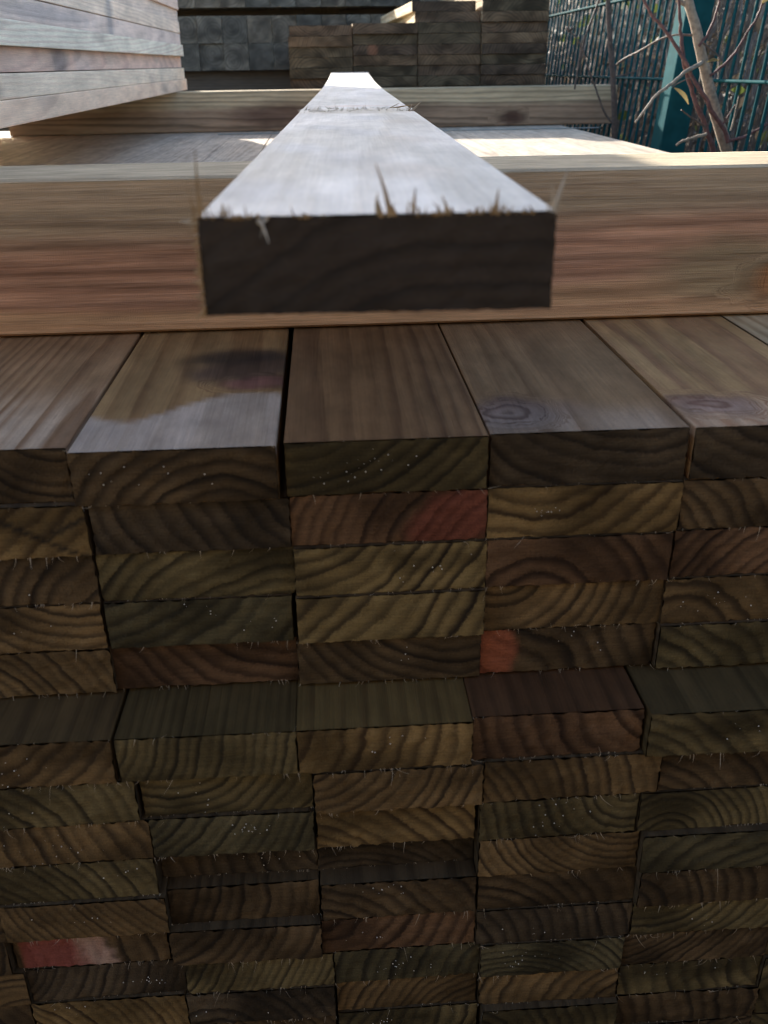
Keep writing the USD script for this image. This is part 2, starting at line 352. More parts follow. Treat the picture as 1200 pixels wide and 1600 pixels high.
# column seams: c=2 from X0 to X0+W, c=3 to X0+2W, c=4 to X0+3W, c=5 right of it
LONG = ((.36, .225, .12), (.22, .125, .065))
YS_TOP = np.r_[.0008, np.arange(.005, .21, .006), np.arange(.25, 2.48, .06), 2.4992]
def top_paint(kind):
    def f(v, isend, ca, cb, pc, w, t, L):
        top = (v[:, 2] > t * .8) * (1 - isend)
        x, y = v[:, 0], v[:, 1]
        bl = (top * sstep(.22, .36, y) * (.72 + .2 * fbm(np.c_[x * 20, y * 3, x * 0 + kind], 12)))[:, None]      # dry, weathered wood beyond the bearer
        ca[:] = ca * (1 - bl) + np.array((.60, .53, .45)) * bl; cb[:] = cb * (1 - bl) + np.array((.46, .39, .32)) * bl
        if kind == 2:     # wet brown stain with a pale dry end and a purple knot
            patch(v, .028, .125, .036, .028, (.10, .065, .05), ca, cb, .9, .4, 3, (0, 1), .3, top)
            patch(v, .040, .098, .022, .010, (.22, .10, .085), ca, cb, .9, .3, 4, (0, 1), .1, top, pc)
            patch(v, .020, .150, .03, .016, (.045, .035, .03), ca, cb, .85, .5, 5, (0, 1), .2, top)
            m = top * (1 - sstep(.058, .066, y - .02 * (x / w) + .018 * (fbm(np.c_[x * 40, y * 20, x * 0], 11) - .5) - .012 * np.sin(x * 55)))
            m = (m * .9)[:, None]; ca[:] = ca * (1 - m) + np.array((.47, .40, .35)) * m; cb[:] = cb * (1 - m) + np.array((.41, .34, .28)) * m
        if kind == 1:
            m = (top * (1 - sstep(.02, .11, y)) * .6)[:, None]; ca[:] = ca * (1 - m) + np.array((.5, .42, .34)) * m
        if kind == 4:
            patch(v, -.036, .030, .02, .016, (.17, .105, .085), ca, cb, .85, .4, 6, (0, 1), .4, top, pc)
            patch(v, -.030, .026, .03, .024, (.24, .17, .15), ca, cb, .55, .5, 7, (0, 1), .4, top)
            m = (top * (1 - sstep(.012, .05, y + .1 * x)) * .45)[:, None]; ca[:] = ca * (1 - m) + np.array((.38, .33, .29)) * m
        if kind == 5:
            patch(v, -.028, .034, .022, .013, (.21, .11, .085), ca, cb, .85, .4, 8, (0, 1), -.2, top, pc)
            m = (top * (1 - sstep(.02, .06, y)) * .5)[:, None]; ca[:] = ca * (1 - m) + np.array((.40, .32, .28)) * m
    return f
def red_patch(cx, rx, cz=.5, rz_=.6, col=(.34, .07, .035), ang=0.0, seed=0):
    def f(v, isend, ca, cb, pc, w, t, L): patch(v, cx * w, cz * t, rx * w, rz_ * t, col, ca, cb, .9, .25, seed, (0, 2), ang, isend)
    return f
def red_white(v, isend, ca, cb, pc, w, t, L):
    x, z = v[:, 0] / w, v[:, 2] / t
    wv = .12 * (fbm(np.c_[x * 9, z * 5, x * 0], 71) - .5) + .08 * z
    inside = sstep(-.47, -.44, x) * (1 - sstep(.12, .2, x + wv)) * isend
    white = sstep(-.12, .05, x + wv) * (.35 + .65 * fbm(np.c_[x * 40, z * 3, x * 0], 72))
    col = np.array((.24, .075, .065))[None] * (1 - white[:, None]) + np.array((.5, .4, .34))[None] * white[:, None]
    m = inside[:, None] * .92
    ca[:] = ca * (1 - m) + col * m; cb[:] = cb * (1 - m) + col * .8 * m
def crack_paint(v, isend, ca, cb, pc, w, t, L):
    x, z = v[:, 0], v[:, 2]
    d = np.minimum(np.abs((z - t * .5) + .55 * (x - .02)), np.abs((z - t * .5) - .5 * (x - .035)) + (x < .03) * .002)
    m = ((1 - sstep(.0006, .0022, d)) * isend * .85)[:, None]
    ca[:] = ca * (1 - m) + .015 * m; cb[:] = cb * (1 - m) + .01 * m
NCOL_TOP = range(-7, 10)
XR = .747
seed = 0
PLACE_UP = {0: 'beyond left frame edge', 1: 'cut by left edge', 2: 'left of middle', 3: 'middle column', 4: 'right of middle', 5: 'at right frame edge', 6: 'beyond right frame edge'}
TOPLAB = {1: 'brown board with pale streaks on the top of the near stack, cut by left edge',
          2: 'board with pale dry end and purple knot on top of the near stack',
          3: 'plain brown straight-grained board in the middle of the near stack top',
          4: 'brown board with bluish knot near its end, near stack top, right of middle',
          5: 'brown board with purple-red knot at the right edge of the near stack top'}
FANS = {1: .012, 2: .004, 3: .0, 4: -.012, 5: -.03}
TOPX = {1: -.003, 2: -.001, 3: .0005, 4: .001, 5: .003}
for c in NCOL_TOP:
    seed += 1; r = np.random.default_rng(seed)
    tone = UP[0][c] if 0 <= c <= 6 else 'dark brown'
    x = col_x(c) + TOPX.get(c, 0)
    if x + W / 2 > XR + .03: continue
    dy = {1: .004, 2: -.003, 3: .0, 4: .002, 5: .001}.get(c, r.uniform(-.004, .004))
    far = not (0 <= c <= 6)
    lf = r.uniform(.85, 1.25)
    fc = tuple(tuple(np.array(a) * lf * np.array([1, r.uniform(.95, 1.02), r.uniform(.85, 1.05)])) for a in LONG)
    if c >= 6: fc = ((.52, .41, .26), (.36, .25, .14))
    if c in (3,): fc = ((.26, .155, .08), (.15, .085, .046))
    if c in (4,): fc = ((.29, .185, .10), (.18, .11, .06))
    lab = TOPLAB.get(c, f'near stack top board, {ORD[abs(c) if c < 1 else c - 6]} one {"left of the board cut by the frame" if c < 1 else "right of the purple-knotted edge board"}')
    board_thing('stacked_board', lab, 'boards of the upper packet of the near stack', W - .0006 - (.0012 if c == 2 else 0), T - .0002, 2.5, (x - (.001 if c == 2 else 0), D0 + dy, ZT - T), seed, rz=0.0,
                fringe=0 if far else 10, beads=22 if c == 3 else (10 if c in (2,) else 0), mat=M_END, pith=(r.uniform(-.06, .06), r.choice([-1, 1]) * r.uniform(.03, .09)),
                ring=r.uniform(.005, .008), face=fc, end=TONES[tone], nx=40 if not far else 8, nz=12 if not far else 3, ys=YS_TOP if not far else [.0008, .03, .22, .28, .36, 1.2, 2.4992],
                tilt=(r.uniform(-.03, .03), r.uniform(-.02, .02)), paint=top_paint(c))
UPX = {1: [-.0, .004, .003, .0025, .0035], 2: [0, .0045, .004, .002, .002], 3: [.001, .002, .003, .0025, .001], 4: [.001, .0012, .0, -.001, -.004], 5: [.001, .0015, -.001, -.003, -.004]}
for row in range(1, 5):
    for c in range(0, 7):
        seed += 1; r = np.random.default_rng(seed)
        tone = UP[row][c]
        w = W - .0003 - (r.uniform(.001, .003) if r.random() < .3 else r.uniform(0, .0006))
        x = col_x(c) + UPX.get(c, [0] * 5)[row] * .6
        pt = None
        extra = ''
        if (row, c) == (1, 3): pt = red_patch(.33, .25, .45, .55, (.19, .065, .045), .4, 3); extra = ' with a red patch'
        if (row, c) == (4, 4): pt = red_patch(-.42, .13, .5, .9, (.30, .10, .055), .05, 4); extra = ' with an orange-red corner'
        if (row, c) == (1, 1): pt = crack_paint; extra = ' with crossed cracks'
        edge = c in (0, 6)
        lab = f'{tone} board end{extra}, {ORD[row]} row of upper packet, {PLACE_UP[c]}'
        fl = ((.115, .082, .05), (.06, .042, .028))
        board_thing('stacked_board', lab, 'boards of the upper packet of the near stack', w, T - .0001 - r.uniform(0, .0004), 2.5,
                    (x, D0 + (r.uniform(-.0015, .002) if r.random() < .75 else r.uniform(-.004, .005)), ZT - (row + 1) * T), seed, rz=r.normal(0, .006), fringe=0 if edge else int(r.integers(8, 22)), beads=0 if edge else int(r.choice([0, 0, 0, 5, 12])),
                    pith=(r.choice([-1, 1]) * r.uniform(.02, .11), r.choice([-1, 1]) * r.uniform(.018, .085)), ring=r.uniform(.0055, .011), face=fl, end=TONES[tone], paint=pt,
                    nx=8 if edge else 40, nz=3 if edge else 12)
# lower packet, sticking out towards the camera
DL = D0 - .037
ZL = ZT - 5 * T - .0015
SEAMS = [(-.1187, -.0252, .0676, .1601), (-.111, -.0178, .0743, .1724), (-.1083, -.0187, .0722, .1639), (-.1089, -.0184, .0734, .1668), (-.1059, -.0184, .0742, .169),
         (-.1075, -.0185, .074, .1689), (-.1022, -.0119, .0776, .1666), (-.1037, -.0123, .0779, .1664), (-.105, -.0122, .079, .1684)] + [(-.104, -.012, .079, .168)] * 3
LOW = [['tawny', 'tawny', 'olive', 'ochre', 'reddish brown', 'olive', 'tawny'],
       ['olive', 'olive', 'olive', 'tawny', 'tawny', 'dark brown', 'olive'],
       ['tawny', 'tawny', 'greenish', 'ochre', 'olive', 'olive', 'tawny'],
       ['olive', 'olive', 'blackish', 'blackish', 'tawny', 'greenish', 'olive'],
       ['dark brown', 'tawny', 'dark brown', 'dark brown', 'dark brown', 'dark brown', 'olive'],
       ['dark brown', 'dark brown', 'dark brown', 'reddish brown', 'blackish', 'olive', 'olive'],
       ['tawny', 'blackish', 'olive', 'greenish', 'greenish', 'dark brown', 'olive'],
       ['dark brown', 'ochre', 'blackish', 'tawny', 'tawny', 'olive', 'olive'],
       ['olive', 'greenish', 'dark brown', 'olive', 'olive', 'dark brown', 'olive'],
       ['olive', 'tawny', 'greenish', 'olive', 'tawny', 'dark brown', 'olive'],
       ['dark brown', 'tawny', 'tawny', 'dark brown', 'dark brown', 'tawny', 'olive']]
RECESS = {(3, 2): .013, (3, 3): .012, (6, 1): .002}
WL = .0935
for row in range(11):
    s = SEAMS[row]
    b = [s[0] - 2 * WL, s[0] - WL, s[0], s[1], s[2], s[3], s[3] + WL, s[3] + 2 * WL]
    for c in range(7):
        seed += 1; r = np.random.default_rng(seed)
        tone = LOW[row][c]; edge = c in (0, 6) or row > 9
        x0, x1 = b[c], b[c + 1]
        pt, extra = None, ''
        if (row, c) == (5, 1): pt = red_white; extra = ' with red patch'
        lab = f'{tone} board end{extra}, {ORD[row]} row of lower packet, {PLACE_UP[c]}'
        dy = (r.uniform(-.0018, .0018) if r.random() < .75 else r.uniform(-.005, .005)) + RECESS.get((row, c), 0) + (r.uniform(-.002, .0) if row == 0 else 0)
        fl = ((.085, .064, .04), (.045, .034, .022))
        if row == 0: fl = [((.105, .066, .029), (.07, .045, .021)), ((.105, .072, .034), (.065, .044, .022)), ((.085, .062, .028), (.052, .038, .018)), ((.14, .098, .04), (.09, .06, .026)), ((.095, .05, .026), (.06, .033, .018)), ((.09, .066, .032), (.056, .042, .021)), LONG][c]
        board_thing('stacked_board', lab, 'boards of the lower packet of the near stack', x1 - x0 - (r.uniform(.001, .0035) if r.random() < .3 else .0003), T - .0001 - r.uniform(0, .0004), 2.5,
                    ((x0 + x1) / 2, DL + dy, ZL - (row + 1) * T), seed, rz=r.normal(0, .008), fringe=0 if edge else int(r.integers(10, 30)), beads=0 if edge else int(r.choice([0, 0, 0, 6, 16])),
                    pith=(r.choice([-1, 1]) * r.uniform(.025, .12), r.choice([-1, 1]) * r.uniform(.012, .075)), ring=r.uniform(.005, .010), face=fl, end=TONES[tone], paint=pt,
                    nx=8 if edge else 40, nz=3 if edge else 12, rag=.0011)
zb = ZL - 11 * T
for y in (.55, 1.6, 2.65):
    tag(timber('bearer_post', .1, zb - .002, 1.1, (-.42, y, 0), seed=int(y * 100), axis='x', nx=6, nz=6, end=TONES['dark brown'], face=((.25, .19, .12), (.13, .09, .06))),
        f'square timber bearer under the near stack, {["nearest to the sawn ends", "halfway along it", "near its far end"][int(y)]}', 'timber post', 'bearers under the near stack')

# ---------------------------------------------------------------- bearers on top of the stack
HB = .1
def bearer1_paint(v, isend, ca, cb, pc, w, t, L):
    # bands of grain along the face: grey-buff above, reddish heart below, with long flowing edges
    y, z = v[:, 1], v[:, 2]
    front = (1 - isend)
    u = z / t + .05 * (fbm(np.c_[y * 3, z * 12, y * 0], 21) - .5) * 2 + .10 * np.exp(-((y - 1.05) / .12) ** 2) * 0
    heart = 1 - sstep(.5, .74, u - .07 * (y - .9) / .3)
    buff = np.array((.52, .42, .30)); red = np.array((.60, .36, .25)); org = np.array((.68, .44, .27))
    pc[:, 2] += 3.2 * (fbm(np.c_[y * 2.3, z * 4, y * 0], 22) - .5) + 1.3 * (fbm(np.c_[y * 7, z * 14, y * 0], 23) - .5)
    low = 1 - sstep(.16, .24, u + .06 * np.sin(y * 9))
    base = buff * (1 - heart)[:, None] + (red * (1 - low)[:, None] + org * low[:, None]) * heart[:, None]
    ca[:] = np.where(isend[:, None] > 0, ca, base); cb[:] = np.where(isend[:, None] > 0, cb, base * np.array((.80, .76, .75)))
    for k, (lv, sl, am) in enumerate([(.90, .10, .35), (.80, .12, .5), (.70, .16, .6), (.60, .12, .75), (.50, .2, .6), (.41, .14, .8), (.31, .17, .7), (.20, .06, .65), (.12, .1, .4)]):
        uk = lv + sl * (y - .95) * .5 + .05 * (fbm(np.c_[y * 3.1, y * 0 + k * 3, y * 0], 80 + k) - .5) * 2 + .012 * (fbm(np.c_[y * 18, y * 0 + k * 3, y * 0], 90 + k) - .5) * 2
        dd = z / t - uk
        ln = (np.where(dd > 0, np.exp(-(dd / .03) ** 2), np.exp(-(dd / .011) ** 2)) * am * front * (.55 + .6 * fbm(np.c_[y * 6, y * 0 + k, y * 0], 95)))[:, None]
        ca[:] = ca * (1 - .6 * ln); cb[:] = cb * (1 - .55 * ln)
    right = sstep(1.12, 1.25, y)
    m = (right * (1 - sstep(.3, .7, z / t)) * .6 * front)[:, None]; ca[:] = ca * (1 - m) + org * m
    patch(v, 1.235, .032, .055, .02, (.36, .30, .19), ca, cb, .75, .5, 31, (1, 2), 0, front)
    patch(v, 1.268, .024, .022, .012, (.42, .20, .09), ca, cb, .9, .3, 32, (1, 2), .2, front, pc)
    top = (z > t * .97) * front
    mm = (top * .8)[:, None]; ca[:] = ca * (1 - mm) + np.array((.55, .46, .32)) * mm; cb[:] = cb * (1 - mm) + np.array((.45, .36, .24)) * mm
ys1 = np.r_[.0008, np.arange(.02, 1.74, .012), 1.7492]
tag(timber('bearer_post', .095, HB, 1.75, (-.95, .612 + .0475, ZT + .001), rz=.006, seed=301, axis='x', mat=M_END, pith=(.02, -.11), ring=.0135, tilt=(.01, .012), ys=ys1, nx=12, nz=56, paint=bearer1_paint,
           end=TONES['tawny'], chamfer=.002), 'reddish brown square bearer lying across the near stack, right under the bar end', 'timber post', 'square bearers across the near stack')
def bearer2_paint(v, isend, ca, cb, pc, w, t, L):
    y, z = v[:, 1], v[:, 2]
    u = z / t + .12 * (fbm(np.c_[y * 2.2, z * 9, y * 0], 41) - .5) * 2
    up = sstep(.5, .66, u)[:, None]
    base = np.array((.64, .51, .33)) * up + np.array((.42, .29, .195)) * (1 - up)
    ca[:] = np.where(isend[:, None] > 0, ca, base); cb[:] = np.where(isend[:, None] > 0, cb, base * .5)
    patch(v, 1.37, .022, .03, .018, (.11, .06, .045), ca, cb, .9, .35, 33, (1, 2), 0, 1 - isend, pc)
    patch(v, 1.0, .05, .12, .012, (.17, .12, .08), ca, cb, .6, .5, 34, (1, 2), 0, 1 - isend)
    patch(v, .72, .04, .12, .03, (.15, .09, .07), ca, cb, .7, .5, 35, (1, 2), 0, 1 - isend)
ys2 = np.r_[.0008, np.arange(.02, 1.66, .02), 1.6692]
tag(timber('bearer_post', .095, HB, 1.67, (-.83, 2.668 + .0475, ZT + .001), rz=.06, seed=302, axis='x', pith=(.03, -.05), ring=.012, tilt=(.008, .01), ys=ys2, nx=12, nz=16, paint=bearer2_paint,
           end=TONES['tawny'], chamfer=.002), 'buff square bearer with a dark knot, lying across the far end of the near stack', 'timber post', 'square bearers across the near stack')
# slanting offcut behind the second bearer
tag(timber('loose_board', .1, .028, .55, (-.40, 3.02, ZT + .066), rz=-.30, seed=305, axis='x', pith=(.03, -.05), face=((.42, .33, .23), (.27, .19, .13)), end=TONES['tawny'], nx=8, nz=4),
    'short pale board lying askew behind the far bearer', 'board')
# steel strap on the stack top
sv = trimesh.creation.box((1.02, .016, .0012)); sv.apply_translation((.24, 2.60, ZT + .0016))
tag(part('steel_strap', sv, M_STRAP), 'thin grey-blue steel strap lying across the near stack before the far bearer', 'strap')

# ---------------------------------------------------------------- the bar that points at the camera
bar = empty('timber_bar', (.0150, .2624, EYE - .0653), rz=-.026)
BL = 2.5
def bar_warp(v):
    v = v.copy(); y = v[:, 1]
    v[:, 2] += +.016 * np.clip((y - 1.2) / 1.3, 0, 1) ** 2
    v[:, 0] += .006 * (y / BL)
    top = np.clip((v[:, 2] - .02) / .008, 0, 1)
    v[:, 2] += top * .0012 * np.exp(-((y - .63) / .018) ** 2)
    return v
def bar_paint(v, isend, ca, cb, pc, w, t, L):
    top = (v[:, 2] > t * .9) * (1 - isend)
    x, y = v[:, 0], v[:, 1]
    g = fbm(np.c_[x * 25, y * 7, x * 0], 51)
    m = (top * (.15 + .85 * sstep(.3, .65, g)))[:, None]
    ca[:] = ca * (1 - m) + np.array((.74, .70, .67)) * m; cb[:] = cb * (1 - m) + np.array((.62, .57, .53)) * m
    patch(v, .0, .60, .06, .03, (.44, .38, .30), ca, cb, .75, .6, 52, (0, 1), 0, top)
    for k in range(9): patch(v, -.04 + .08 * ((k * 37 % 10) / 10), .06 + .055 * k, .014, .03, [(.50, .50, .53), (.62, .53, .46), (.46, .45, .47)][k % 3], ca, cb, .55, .7, 540 + k, (0, 1), .2, top)
    patch(v, .0, .72, .03, .02, (.62, .45, .38), ca, cb, .5, .6, 53, (0, 1), 0, top)
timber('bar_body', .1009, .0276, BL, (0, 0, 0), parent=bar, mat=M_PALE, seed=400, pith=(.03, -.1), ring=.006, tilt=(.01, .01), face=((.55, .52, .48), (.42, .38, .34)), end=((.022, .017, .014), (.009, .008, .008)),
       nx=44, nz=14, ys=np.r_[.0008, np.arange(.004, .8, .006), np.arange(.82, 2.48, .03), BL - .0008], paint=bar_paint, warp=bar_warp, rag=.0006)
r = np.random.default_rng(77)
hw, ht = .1009 / 2, .0276
BIG = [(-hw + .001, .002, ht, (-.05, .1, 1), .013, .0009, M_SPLINT2), (-hw, .001, ht - .001, (-1, -.4, .2), .004, .0011, M_SPLINT), (.0035, .001, ht, (-.12, .2, 1), .0125, .0012, M_SPLINT2),
       (.010, .002, ht, (.1, .3, 1), .008, .0009, M_SPLINT2), (hw - .001, .001, ht, (.25, .1, 1), .0105, .0011, M_SPLINT), (-.033, .0005, ht, (.35, -.8, -.55), .010, .0006, M_SPLINT),
       (-.043, .002, ht, (.0, .3, 1), .0055, .0009, M_SPLINT2), (.020, .001, ht, (-.2, .2, 1), .005, .001, M_SPLINT2), (.033, .001, ht, (.1, .2, 1), .0065, .0008, M_SPLINT2),
       (.028, .64, ht, (1, -.2, .25), .028, .0011, M_SPLINT2), (hw - .002, .60, ht, (.6, -.1, .6), .014, .001, M_SPLINT)]
for x, y, z, d, l, rad, m in BIG:
    tuft = [fibre((x, y, z - .0008), d, l, rad, .15, r)]
    for _ in range(5): tuft.append(fibre((x + r.normal(0, .0012), y, z - .0008), np.array(d) + r.normal(0, .22, 3), l * r.uniform(.25, .7), rad * r.uniform(.4, .9), .25, r))
    part('splinter', join(tuft), m, bar)
ms = []
clump = r.uniform(-hw, hw, 12)
for _ in range(85):
    x = np.clip(r.choice(clump) + r.normal(0, .0035), -hw, hw); ms.append(fibre((x, .0005, ht - .0006), (r.normal(0, .7), -.25 + r.normal(0, .5), .6), r.uniform(.0006, .0026), r.uniform(.0003, .0007), .4, r))
for _ in range(40):
    z = r.uniform(0, ht); ms.append(fibre((-hw, .0005, z), (-1, -.3, r.normal(0, .5)), r.uniform(.0008, .0025), r.uniform(.0003, .0008), .3, r))
tag(part('torn_edge_fibre', join(ms), M_SPLINT2, bar), kind='stuff')
ms = []
for _ in range(420):
    x = r.uniform(-hw, hw); y = .625 + r.normal(0, .014)
    ms.append(fibre((x, y, ht), (r.normal(0, .6), -.5 + r.normal(0, .4), .7), r.uniform(.001, .0035), r.uniform(.0002, .0005), .3, r))
tag(part('raised_fibre', join(ms), M_SPLINT, bar), kind='stuff')
tag(bar, 'pale weathered timber bar pointing at the camera with a dark splintered sawn end', 'bar')

# ---------------------------------------------------------------- pale stack on the left
LX = -.366; LZ = ZT + HB + .002
ROWT = ['pale pinkish', 'pale cream', 'pinkish grey', 'whitish with bold contour grain', 'lilac grey', 'pale buff', 'light grey', 'pinkish buff', 'pale grey', 'cream', 'buff', 'grey', 'light buff', 'pale cream', 'pinkish grey', 'pale buff']
ROWC = [tuple(tuple(np.minimum(np.array(c) * np.array((1.42, 1.22, 1.08)), .84)) for c in p) for p in
        [((.60, .52, .43), (.47, .38, .31)), ((.64, .58, .50), (.5, .43, .36)), ((.52, .43, .39), (.4, .30, .28)), ((.68, .64, .58), (.44, .38, .34)), ((.56, .52, .50), (.42, .37, .36)), ((.6, .55, .48), (.44, .38, .33)),
         ((.56, .52, .48), (.42, .37, .34)), ((.57, .49, .44), (.42, .34, .3))]]
JUT = [.007, .004, -.004, .006, .001, .002, -.002, .004, .0, .003, .002, -.003, .003, 0, .002, .001]
NL = 20
YL = np.r_[.0008, np.arange(.04, 2.43, .02), 2.4492]
for row in range(NL):
    for c in range(4):
        seed += 1; r = np.random.default_rng(seed)
        w = .1 if c == 0 else .2; x = LX + JUT[row % 16] - w / 2 if c == 0 else LX - .012 - .1 - w / 2 - (c - 1) * (w + .004)
        def lp(v, isend, ca, cb, pc, w, t, L, row=row, c=c):
            if c: return
            side = (1 - isend)
            if row == 2: patch(v, 1.05, .014, .045, .02, (.20, .17, .17), ca, cb, .8, .4, 61, (1, 2), 0, side); patch(v, 1.2, .014, .06, .03, (.66, .52, .46), ca, cb, .6, .4, 62, (1, 2), 0, side)
            if row == 1: patch(v, .72, .012, .02, .008, (.4, .3, .24), ca, cb, .7, .4, 63, (1, 2), 0, side)
            if row == 4: patch(v, 1.0, .014, .25, .01, (.30, .29, .33), ca, cb, .5, .6, 64, (1, 2), 0, side)
            if row in (4, 5): patch(v, 1.45, .014, .03, .02, (.25, .24, .26), ca, cb, .7, .5, 65, (1, 2), 0, side)
            for k in range(2): patch(v, .4 + r.random() * 1.8, r.random() * t, .05, .012, (.45, .36, .30), ca, cb, .5, .6, 66 + row * 3 + k, (1, 2), 0, side)
        place = ['facing side of pale left stack', 'second column of pale left stack', 'third column of pale left stack', 'fourth column of pale left stack'][c]
        lab = f'{ROWT[row % 16]} board, {ORD[row]} from bottom, {place}'
        tag(timber('pale_board', w, T - .0004 - (.0006 if row in (1, 4) else 0), 2.45, (x, .46 + r.uniform(-.01, .01), LZ + row * T), rz=.008, seed=seed, mat=M_PALE, face=ROWC[row % 8], end=((.3, .23, .16), (.14, .1, .07)),
                   pith=(r.uniform(-.05, .08) if row != 3 else .09, r.choice([-1, 1]) * r.uniform(.02, .06)), ring=r.uniform(.004, .007), tilt=(r.uniform(-.04, .04) if row != 3 else .05, r.uniform(-.02, .02)),
                   paint=lp, ys=YL if c == 0 else [.0008, 1.2, 2.4492], nx=10 if c == 0 else 3, nz=10 if c == 0 else 2, rag=.0006), lab, 'board', 'boards of the pale stack on the left')

# ---------------------------------------------------------------- far stepped stack of wide boards
DF = 3.02
FX = [-.082, .105, .299, .489, .690]
FT = .0283
FTOP = [EYE + .102, EYE + .106, EYE + .106, EYE + .106 + 4 * FT]
CN = ['leftmost column', 'second column', 'third column', 'tall right column']
DARK = [((.14, .095, .06), (.06, .043, .03)), ((.11, .078, .052), (.05, .036, .027)), ((.17, .115, .068), (.075, .052, .034)), ((.125, .095, .058), (.055, .044, .03))]
for c in range(4):
    n = 11 if c < 3 else 15
    for k in range(n):
        seed += 1; r = np.random.default_rng(seed)
        z = FTOP[c] - (k + 1) * FT
        x0, x1 = FX[c] + .001, FX[c + 1] - .001
        if c == 0 and k > 0: x0 -= .004
        pt = None
        if (c, k) == (1, 2): pt = red_patch(-.2, .08, .5, .8, (.3, .15, .09), 0, 5)
        lab = f'wide dark board end, {ORD[k]} from top, {CN[c]} of far stack'
        tag(timber('wide_board', x1 - x0, FT - .0006, 1.1, ((x0 + x1) / 2, DF + r.uniform(-.006, .006), z), seed=seed, mat=M_FAR, pith=(r.uniform(-.08, .08), r.choice([-1, 1]) * r.uniform(.02, .1)), ring=r.uniform(.006, .01),
                   face=((.42, .34, .22), (.26, .18, .11)), end=DARK[int(r.integers(4))], nx=30, nz=5, rag=.0012, paint=pt), lab, 'board', 'wide boards of the far stack')
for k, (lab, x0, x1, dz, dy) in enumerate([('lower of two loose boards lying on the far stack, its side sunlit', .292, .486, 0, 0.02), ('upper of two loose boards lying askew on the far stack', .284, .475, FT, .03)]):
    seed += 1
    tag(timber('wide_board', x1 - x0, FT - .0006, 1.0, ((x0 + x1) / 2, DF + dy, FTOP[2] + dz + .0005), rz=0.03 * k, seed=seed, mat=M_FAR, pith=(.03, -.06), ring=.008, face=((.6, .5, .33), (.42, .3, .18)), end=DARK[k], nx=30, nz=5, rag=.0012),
        lab, 'board', 'loose boards on the far stack')
for y in (DF + .15, DF + .85):
    tag(timber('bearer_post', .09, FTOP[0] - 11 * FT - .001, .8, (-.1, y, 0), seed=int(y * 70), axis='x', nx=4, nz=4, end=TONES['dark brown'], face=((.2, .15, .1), (.1, .07, .05))),
        f'timber bearer under the {"front" if y < DF + .5 else "back"} of the far stack of wide boards', 'timber post', 'bearers under the far stack')

# ---------------------------------------------------------------- post stack at the back
DP = 4.22
PX0, PW, PH = -1.40, .1015, .1005
ZP = EYE - .020
gc = [((.13, .115, .09), (.07, .062, .05)), ((.10, .09, .072), (.06, .054, .044)), ((.15, .125, .092), (.085, .07, .054)), ((.115, .105, .085), (.07, .064, .052))]
def post_row(z, n, word, k0, x0=PX0):
    for i in range(n):
        global seed
        seed += 1; r = np.random.default_rng(seed)
        def pp(v, isend, ca, cb, pc, w, t, L, i=i, z=z):
            d = np.sqrt(v[:, 0] ** 2 + (v[:, 2] - t / 2) ** 2) / (w * .5)
            m = (isend * (1 - sstep(.75, .95, d + .3 * (fbm(np.c_[v[:, 0] * 30, v[:, 2] * 30, v[:, 0] * 0 + i], 3) - .5))) * .35)[:, None]
            ca[:] = ca * (1 - m) + np.array((.05, .047, .045)) * m
        tag(timber('stored_post', PW - .001, PH - .001, 1.2, (x0 + (i + .5) * PW, DP + r.uniform(-.012, .012), z), seed=seed, mat=M_FAR, pith=(r.uniform(-.02, .02), r.uniform(-.02, .02)), ring=r.uniform(.008, .013),
                   face=((.35, .3, .23), (.22, .18, .14)), end=gc[int(r.integers(4))], nx=12, nz=12, rag=.0015, paint=pp),
            f'grey square post end of the back stack, {word}, {k0 + i} from the left' if False else f'grey post end in back stack, {word}, {ORD[i]} from left', 'timber post', 'square posts of the back stack')
post_row(ZP, 19, 'bottom row', 0)
post_row(ZP + PH, 19, 'second row under lath gap', 0)
ZU = ZP + 2 * PH + .028
for k, x in enumerate((-1.3, -.6, .1)):
    tag(timber('spacer_lath', .06, .0275, .55 if k < 2 else .4, (x, DP + .25, ZP + 2 * PH), seed=900 + k, axis='x', nx=4, nz=2, face=((.2, .16, .11), (.1, .08, .06)), end=TONES['dark brown']),
        f'spacer lath between the packets of the back stack, {["left", "middle", "right"][k]} one', 'lath', 'laths in the back stack')
post_row(ZU, 19, 'first row above lath gap', 0)
post_row(ZU + PH, 19, 'second row above lath gap', 0)
for k in range(3):
    tag(timber('bearer_post', .1, .097, 1.93, (PX0, DP + .10 + k * .45, ZP - .099), seed=910 + k, axis='x', nx=4, nz=4, face=((.10, .085, .07), (.06, .05, .04)), end=TONES['dark brown']),
        f'dark bearer under the back post stack, {["front", "middle", "rear"][k]} one', 'timber post', 'bearers under the back stack')
# lower packet under the bearers
for i in range(19):
    seed += 1; r = np.random.default_rng(seed)
    for j in range(6):
        pass
lowm = [trimesh.creation.box((PW - .002, 1.2, PH - .002)).apply_translation((PX0 + (i + .5) * PW, DP + .62 + .01 * ((i * 7 + j * 3) % 5 - 2), ZP - .1 - (j + .5) * PH)) for i in range(19) for j in range(6)]
tag(part('lower_post_pile', trimesh.util.concatenate(lowm), M_BRUSH), 'dark mass of stored posts low down under the back stack', 'post pile', kind='stuff')

# unseen stack added behind the camera to keep sky off the sawn ends
r = np.random.default_rng(123)
bw = []
for i in range(26):
    for j in range(17):
        b_ = trimesh.creation.box((.148, 1.0, .118)); b_.apply_translation((-1.95 + i * .15, -1.35 + r.uniform(-.015, .015), .1 + (j + .5) * .12)); bw.append(b_)
tag(part('timber_stack', trimesh.util.concatenate(bw), M_SHADE_STACK), 'added unseen stack of dark timbers behind the camera, shading the sawn ends', 'shade blocker', kind='stuff')

